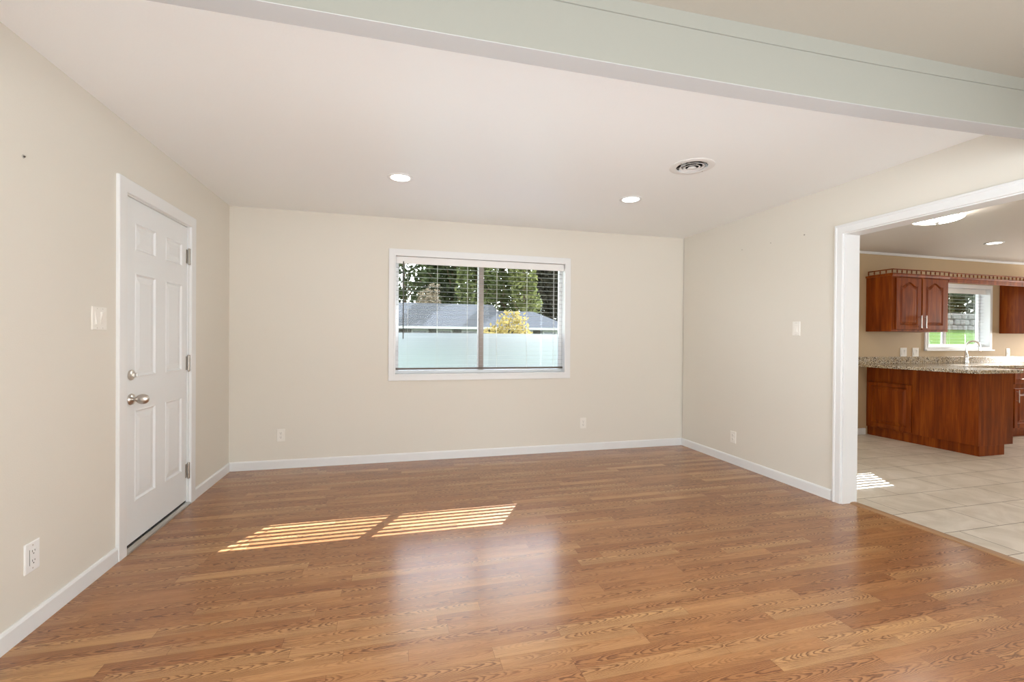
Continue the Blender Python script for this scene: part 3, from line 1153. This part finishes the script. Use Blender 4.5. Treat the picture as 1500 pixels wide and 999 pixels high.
# arched raised-panel cabinet door facing -Y
def cab_door(parent, x0, x1, z0, z1, yf, arch=True, handle='left'):
    st = 0.058
    d = MB()
    # frame: outer rectangle to inner (arched) opening
    n = 16
    ix0, ix1, iz0 = x0 + st, x1 - st, z0 + st
    zt = z1 - st - (0.045 if arch else 0.0)

    def top(s):
        if not arch:
            return zt
        u = abs(s - 0.5) * 2
        if u > 0.82:
            return zt
        v = u / 0.82
        return zt + 0.052 * 0.5 * (1 + math.cos(PI * v))

    def opening(ins):
        pts = [(ix0 + ins, iz0 + ins), (ix1 - ins, iz0 + ins)]
        for k in range(n + 1):
            s = 1 - k / n
            pts.append((ix0 + ins + s * (ix1 - ix0 - 2 * ins), top(s) - ins))
        return pts

    def outer(ins):
        pts = [(x0 + ins, z0 + ins), (x1 - ins, z0 + ins)]
        for k in range(n + 1):
            s = 1 - k / n
            pts.append((x0 + ins + s * (x1 - x0 - 2 * ins), z1 - ins))
        return pts

    def lp(pts, y):
        return [(x, y, z) for x, z in pts]

    d.loft([lp(outer(0), yf), lp(outer(0), yf - 0.016), lp(outer(0.003), yf - 0.019), lp(opening(0), yf - 0.019),
            lp(opening(0.007), yf - 0.007)], True, True)
    dr = d.build('door', CHERRY, parent)
    p = MB()
    p.loft([lp(opening(0.012), yf - 0.0068), lp(opening(0.016), yf - 0.0085), lp(opening(0.040), yf - 0.0185)], False, True)
    p.build('raised_panel', CHERRY, dr)
    if handle:
        hx = x0 + 0.032 if handle == 'left' else x1 - 0.032
        za, zb_ = (z0 + 0.03, z0 + 0.17) if arch else (z1 - 0.17, z1 - 0.03)
        h = MB()
        h.tube([(hx, yf - 0.046, za - 0.012), (hx, yf - 0.046, zb_ + 0.012)], 0.006, 10)
        h.tube([(hx, yf - 0.018, za + 0.01), (hx, yf - 0.046, za + 0.01)], 0.004, 8)
        h.tube([(hx, yf - 0.018, zb_ - 0.01), (hx, yf - 0.046, zb_ - 0.01)], 0.004, 8)
        h.build('handle', NICKEL, dr, True)
    return dr


def gallery(parent, segs, z0, z1, step):
    """little rail with turned spindles along polyline segments"""
    b = MB()
    for (p, q) in segs:
        p, q = Vector((*p, 0)), Vector((*q, 0))
        dx, dy = abs(q.x - p.x), abs(q.y - p.y)
        tx, ty = (0.0, 0.009) if dx > dy else (0.009, 0.0)
        b.box(min(p.x, q.x) - tx - 0.002, max(p.x, q.x) + tx + 0.002, min(p.y, q.y) - ty - 0.002, max(p.y, q.y) + ty + 0.002, z1 - 0.012, z1, 0.002)
        b.box(min(p.x, q.x) - tx, max(p.x, q.x) + tx, min(p.y, q.y) - ty, max(p.y, q.y) + ty, z0, z0 + 0.008)
        L = (q - p).length
        n = max(2, round(L / step))
        for k in range(n + 1):
            c = p + (q - p) * (k / n)
            b.lathe([(0.007, 0.0), (0.005, (z1 - z0) * 0.3), (0.009, (z1 - z0) * 0.5), (0.005, (z1 - z0) * 0.7), (0.007, z1 - z0 - 0.012)],
                    (c.x, c.y, z0), (0, 0, 1), 8)
    return b.build('gallery_rail', CHERRY, parent)


# upper cabinet left of the kitchen window
UX0, UX1, UYF, UZ0, UZ1 = 6.095, 7.085, 4.345, 1.372, 2.10
uc = empty('upper_cabinet', ((UX0 + UX1) / 2, 4.5, UZ0), 'cherry upper cabinet with two arched doors left of the kitchen window', 'wall cabinet', 'kitchen wall cabinets')
MB().box(UX0, UX1, UYF, YKW - 0.0005, UZ0, UZ1, 0.002).build('body', CHERRY, uc)
cab_door(uc, UX0 + 0.060, UX0 + 0.060 + 0.425, UZ0 + 0.025, UZ1 - 0.045, UYF, True, 'right')
cab_door(uc, UX0 + 0.505, UX0 + 0.505 + 0.425, UZ0 + 0.025, UZ1 - 0.045, UYF, True, 'left')
b = MB()
b.loft([[(x, UYF - 0.0005, UZ1 - 0.035), (x, UYF - 0.012, UZ1 - 0.03), (x, UYF - 0.022, UZ1 - 0.006), (x, UYF - 0.022, UZ1 + 0.004), (x, UYF - 0.0005, UZ1 + 0.004)] for x in (UX0 - 0.012, UX1 + 0.006)], True, True)
b.box(UX0 - 0.014, UX0 - 0.0005, UYF - 0.02, YKW - 0.001, UZ1 - 0.02, UZ1 + 0.004)
b.build('crown_moulding', CHERRY, uc)
gallery(uc, [((UX0, YKW - 0.03), (UX0, UYF - 0.006)), ((UX0, UYF - 0.006), (UX1, UYF - 0.006))], UZ1 + 0.004, UZ1 + 0.066, 0.083)

# upper cabinet right of the kitchen window
RX0, RX1 = 8.65, 9.55
uc2 = empty('upper_cabinet.001', ((RX0 + RX1) / 2, 4.5, UZ0), 'cherry upper cabinet right of the kitchen window showing its plain side', 'wall cabinet', 'kitchen wall cabinets')
MB().box(RX0, RX1, UYF, YKW - 0.0005, UZ0, UZ1, 0.002).build('body', CHERRY, uc2)
cab_door(uc2, RX0 + 0.04, RX0 + 0.44, UZ0 + 0.025, UZ1 - 0.045, UYF, True, 'right')
cab_door(uc2, RX0 + 0.46, RX0 + 0.86, UZ0 + 0.025, UZ1 - 0.045, UYF, True, 'left')
gallery(uc2, [((RX0, UYF + 0.006), (RX1, UYF + 0.006))], UZ1 + 0.0005, UZ1 + 0.062, 0.083)

# valance bridging the window
va = empty('window_valance', ((UX1 + RX0) / 2, UYF, 2.03), 'cherry valance board with a little gallery rail above the kitchen window', 'valance')
MB().box(UX1 + 0.008, RX0 - 0.002, UYF + 0.002, UYF + 0.022, 2.028, 2.098, 0.002).build('board', CHERRY, va)
b = MB()
b.loft([[(x, UYF + 0.002, 2.075), (x, UYF - 0.012, 2.085), (x, UYF - 0.014, 2.098), (x, UYF + 0.022, 2.098)] for x in (UX1 + 0.009, RX0 - 0.003)], True, True)
b.build('moulding', CHERRY, va)
gallery(va, [((UX1 + 0.02, UYF + 0.006), (RX0 - 0.02, UYF + 0.006))], 2.0985, 2.160, 0.075)


# base cabinets along the kitchen wall
def base_unit(x0, x1, label):
    o = empty('base_cabinet', ((x0 + x1) / 2, 4.35, 0), label, 'base cabinet', 'kitchen base cabinets along the window wall')
    yf = 4.065
    MB().box(x0, x1, yf, YKW - 0.001, 0.10, CZ, 0.001).build('body', CHERRY, o)
    MB().box(x0, x1, yf + 0.05, YKW - 0.001, 0.0005, 0.10).build('toe_kick', CHERRY, o)
    b = MB()

    def rr(i, dy):
        a, c, d, e = x0 + 0.03, x1 - 0.03, 0.70, 0.855
        return [(a + i, yf - dy, d + i), (c - i, yf - dy, d + i), (c - i, yf - dy, e - i), (a + i, yf - dy, e - i)]
    b.loft([rr(0, 0), rr(0, 0.015), rr(0.006, 0.019), rr(0.03, 0.019)], True, True)
    dr = b.build('drawer', CHERRY, o)
    h = MB()
    xm = (x0 + x1) / 2
    hw = 0.19
    h.tube([(xm - hw, yf - 0.046, 0.765), (xm + hw, yf - 0.046, 0.765)], 0.006, 10)
    for s in (-1, 1):
        h.tube([(xm + s * (hw - 0.03), yf - 0.018, 0.765), (xm + s * (hw - 0.03), yf - 0.046, 0.765)], 0.004, 8)
    h.build('handle', NICKEL, dr, True)
    cab_door(o, x0 + 0.03, x1 - 0.03, 0.125, 0.640, yf, False, 'left')


base_unit(7.785, 8.36, 'cherry base cabinet with a drawer at the right edge, behind the peninsula end')
base_unit(8.362, 8.94, 'cherry base cabinet continuing out of frame to the right')
base_unit(7.20, 7.783, 'cherry base cabinet under the faucet hidden behind the peninsula')

# faucet
fc = empty('kitchen_faucet', (7.80, 4.56, CZ + T), 'chrome gooseneck faucet on the granite counter below the kitchen window', 'faucet')
fx_, fy_, fz_ = 7.80, 4.56, CZ + T
b = MB()
b.lathe([(0.034, 0.0005), (0.034, 0.008), (0.026, 0.014), (0.024, 0.06), (0.026, 0.085), (0.022, 0.10), (0.016, 0.13), (0.0135, 0.16)], (fx_, fy_, fz_), (0, 0, 1), 24)
b.build('base', CHROME, fc, True)
b = MB()
pts = [(fx_, fy_, fz_ + 0.14), (fx_, fy_, fz_ + 0.235)]
dxs, dys = 0.16, -0.06
for k in range(1, 13):
    a = PI - k / 12 * PI * 1.05
    u = 0.5 + 0.5 * math.cos(a)
    pts.append((fx_ + dxs * u, fy_ + dys * u, fz_ + 0.235 + 0.078 * math.sin(a)))
pts.append((pts[-1][0] + 0.002, pts[-1][1], pts[-1][2] - 0.045))
b.tube(pts, [0.0125] * (len(pts) - 2) + [0.0135, 0.016], 12)
b.build('spout', CHROME, fc, True)
b = MB()
b.tube([(fx_ + 0.02, fy_, fz_ + 0.065), (fx_ + 0.05, fy_ - 0.01, fz_ + 0.068), (fx_ + 0.10, fy_ - 0.02, fz_ + 0.085)], [0.012, 0.010, 0.006], 10)
b.build('lever', CHROME, fc, True)

# kitchen semi-flush fixture
KX, KY = 4.90, 3.10
kf = empty('ceiling_fixture', (KX, KY, H), 'lit round frosted glass ceiling fixture with metal clips in the kitchen', 'ceiling fixture')
b = MB()
b.lathe([(0.125, 0.0), (0.125, -0.018), (0.115, -0.026), (0.02, -0.026)], (KX, KY, H), (0, 0, 1), 40, True)
b.build('canopy', NICKEL, kf, True)
b = MB()
prof = []
for i in range(9):
    t = i / 8
    prof.append((0.188 * math.cos(t * PI / 2 * 0.98), -0.048 - 0.038 * math.sin(t * PI / 2)))
b.lathe([(0.185, -0.042)] + prof, (KX, KY, H), (0, 0, 1), 48, True)
b.build('glass_bowl', FIXG, kf, True)
b = MB()
b.lathe([(0.030, -0.0855), (0.030, -0.090), (0.012, -0.096), (0.008, -0.108), (0.0, -0.110)], (KX, KY, H), (0, 0, 1), 20, True)
b.tube([(KX, KY, H - 0.02), (KX, KY, H - 0.09)], 0.006, 8)
b.build('finial', NICKEL, kf, True)
for k in range(3):
    a = 0.35 + k * 2 * PI / 3
    b = MB()
    ca, sa = math.cos(a), math.sin(a)
    b.tube([(KX + 0.11 * ca, KY + 0.11 * sa, H - 0.02), (KX + 0.196 * ca, KY + 0.196 * sa, H - 0.028), (KX + 0.198 * ca, KY + 0.198 * sa, H - 0.052), (KX + 0.18 * ca, KY + 0.18 * sa, H - 0.058)], 0.006, 8)
    b.build('clip', BRUSH, kf)

# ------------------------------------------------------------------ outside
structure(MB().box(-60, 110, YB + WT + 0.01, 140, -0.5, -0.3).build('ground', GRASS), 'lawn outside the back windows', 'ground')

structure(MB().box(-4.0, 11.0, YB + WT + 0.02, 10.5, -0.42, -0.27).build('added_slab', simple('grey_concrete', (0.10, 0.10, 0.115), 0.9, 0, 0.0)), 'grey concrete slab added out of view to mute green light on the film', 'added_slab')  # unseen slab added to keep green lawn light off the frosted film

rnd = random.Random(7)


def foliage(blobs, n, size):
    b = MB()
    tot = sum(r[3] * r[4] for r in blobs)
    for (cx, cy, cz, rx_, rz_) in blobs:
        m = int(n * rx_ * rz_ / tot)
        for _ in range(m):
            while True:
                p = Vector((rnd.uniform(-1, 1), rnd.uniform(-1, 1), rnd.uniform(-1, 1)))
                if p.length <= 1 and p.length > rnd.random() * 0.8:
                    break
            c = Vector((cx + p.x * rx_, cy + p.y * rx_, cz + p.z * rz_))
            u = Vector((rnd.gauss(0, 1), rnd.gauss(0, 1), rnd.gauss(0, 1))).normalized()
            v = u.cross(Vector((rnd.gauss(0, 1), rnd.gauss(0, 1), rnd.gauss(0, 1)))).normalized()
            s = size * rnd.uniform(0.6, 1.4)
            b.quad(c - u * s, c + v * s * 0.5, c + u * s, c - v * s * 0.5)
    return b


def tree(x, y, h, rad, leaf, label, n=3500, size=0.28, base=0.25, name='leafy_tree', cat='tree', nb=9):
    o = empty(name, (x, y, -0.3), label, cat, 'trees beyond the neighbouring house' if cat == 'tree' else None)
    b = MB()
    b.tube([(x, y, -0.32), (x + 0.1, y, h * 0.35), (x - 0.1, y, h * 0.8)], [rad * 0.09, rad * 0.07, rad * 0.02], 10)
    for k in range(6):
        a = rnd.uniform(0, 2 * PI)
        z0 = h * rnd.uniform(base, 0.7)
        b.tube([(x, y, z0), (x + rad * 0.35 * math.cos(a), y + rad * 0.35 * math.sin(a), z0 + h * 0.06), (x + rad * 0.8 * math.cos(a), y + rad * 0.8 * math.sin(a), z0 + h * 0.14)],
               [rad * 0.035, rad * 0.025, rad * 0.008], 6)
    b.build('trunk', BARK, o)
    blobs = []
    for k in range(nb):
        t = k / (nb - 1)
        zz = h * (base + (0.98 - base) * t)
        sp = rad * 0.55 * (1 - 0.6 * t)
        a = rnd.uniform(0, 2 * PI)
        blobs.append((x + sp * math.cos(a), y + sp * math.sin(a), zz, rad * (0.75 - 0.35 * t), h * 0.11))
    blobs.append((x, y, h * (base + 0.5) / 1.2, rad * 0.8, h * 0.28))
    foliage(blobs, n, size).build('crown', leaf, o)
    return o


# neighbouring house across the lawn
nh = empty('neighbour_house', (6, 36, -0.3), 'low grey roofed house seen through the living room window', 'house')
GE = 2.1
MB().box(-6, 13.2, 34.0, 42.0, -0.32, GE + 0.1).build('house_wall', SIDING, nh)
b = MB()
b.loft([[(-7.5, 33.2, GE), (8.2, 33.2, GE), (8.2, 38, 4.15), (-7.5, 38, 4.15)], [(-7.5, 43, GE), (8.2, 43, GE), (8.2, 38.05, 4.15), (-7.5, 38.05, 4.15)]], True, True)
b.build('roof', ROOF, nh)
b = MB()
rv = [(8.0, 33.4, GE + 0.02), (13.9, 33.4, GE + 0.02), (13.9, 43, GE + 0.02), (8.0, 43, GE + 0.02), (8.0, 38, 3.65), (11.8, 38, 3.65)]
vv = [b.bm.verts.new(p) for p in rv]
for f in ((0, 1, 5, 4), (1, 2, 5), (2, 3, 4, 5), (0, 4, 3), (3, 2, 1, 0)):
    b.bm.faces.new([vv[i] for i in f])
b.build('roof', ROOF, nh)
MB().box(-7.5, 13.9, 33.15, 33.25, GE - 0.16, GE + 0.02).build('fascia', FRAMEW, nh)
for xx in (1.2, 3.0, 4.9, 9.3, 11.3):
    b = MB()
    b.ring((xx, xx + 1.22, 0.6, 1.92), (xx + 0.12, xx + 1.10, 0.72, 1.80), 33.93, 33.999)
    f = b.build('window_frame', FRAMEW, nh)
    MB().box(xx + 0.1, xx + 1.12, 33.96, 33.985, 0.71, 1.81).build('pane', PANE, f)

bush = empty('golden_bush', (3.55, 14, -0.3), 'golden yellow bush in front of the grey roofed house', 'bush')
foliage([(3.5, 14, 0.9, 0.95, 1.0), (3.65, 13.9, 1.6, 0.55, 0.6), (3.0, 14.1, 0.8, 0.7, 0.8), (4.1, 14, 0.7, 0.6, 0.8)], 2600, 0.07).build('foliage', LEAFO, bush)
b = MB()
for k in range(7):
    a = k * 0.9
    b.tube([(3.55, 14, -0.32), (3.55 + 0.3 * math.cos(a), 14 + 0.3 * math.sin(a), 0.5), (3.55 + 0.6 * math.cos(a), 14 + 0.6 * math.sin(a), 1.2)], [0.03, 0.02, 0.008], 6)
b.build('stems', BARK, bush)

tree(1.0, 53, 15.8, 3.7, LEAFD, 'dark airy tree with sky showing through at the left of the window', 1500, 0.34, 0.15)
tree(3.4, 46.2, 6.2, 2.0, LEAFT, 'tan bare twigged tree above the roof at the left', 1500, 0.16, 0.3)
tree(7.8, 63, 20.5, 5.2, LEAFD, 'tall dense green tree left of the window stile', 6500, 0.40, 0.1)
tree(8.5, 48, 14.5, 2.8, LEAFG, 'fresh green tree behind the window stile', 4500, 0.27, 0.1)
tree(13.4, 56, 18.0, 3.0, LEAFG, 'green tree just right of the window stile', 4500, 0.31, 0.1)
tree(13.2, 46, 15.0, 1.75, LEAFY, 'yellow green tree lit at its edge beside the dark grey one', 3600, 0.21, 0.12)
tree(21.6, 63, 21.5, 5.1, LEAFB, 'dark grey brown tree filling the right of the window', 8000, 0.39, 0.06)
tree(40.0, 84, 20.0, 5.5, LEAFB, 'dark grey brown tree past the right window edge', 4000, 0.4, 0.06)
tree(31.0, 52, 15.0, 3.8, LEAFD, 'broad dark green tree far right beyond the lawn', 4000, 0.34, 0.08)
tree(41.0, 58, 15.0, 4.2, LEAFG, 'broad olive green tree far right beyond the lawn', 4000, 0.36, 0.08)
tree(-8.0, 70, 18.0, 5.0, LEAFD, 'dark tree past the left window edge', 3000, 0.42, 0.1)

# outside the kitchen window
b = MB()
b.loft([[(18, 10, -0.32), (40, 10, -0.32), (40, 13, 0.9), (18, 13, 0.9)], [(18, 24, -0.32), (40, 24, -0.32), (40, 22, 2.4), (18, 22, 2.4)]], True, True)
structure(b.build('lawn_bank', GRASS), 'rising lawn outside the kitchen window', 'ground')
sw = empty('stone_wall', (27, 21, 2.0), 'grey stone garden wall above the lawn outside the kitchen window', 'stone wall')
b = MB()
for k in range(40):
    for r_ in range(3):
        x0 = 20 + k * 0.45 + (r_ % 2) * 0.2
        b.box(x0, x0 + 0.42, 19.5 + rnd.uniform(-0.05, 0.05), 20.2, 1.9 + r_ * 0.36, 2.24 + r_ * 0.36, 0.05, 1)
b.build('stones', STONE, sw)
tree(33.4, 27, 7.5, 2.2, LEAFG, 'green tree left of centre outside the kitchen window', 3500, 0.2, 0.25)
tree(39.5, 24.5, 8.0, 2.3, LEAFD, 'dark tree right of centre outside the kitchen window', 3500, 0.2, 0.2)
tree(27.0, 25.0, 8.0, 2.5, LEAFD, 'dark tree at the left outside the kitchen window', 3500, 0.2, 0.2)
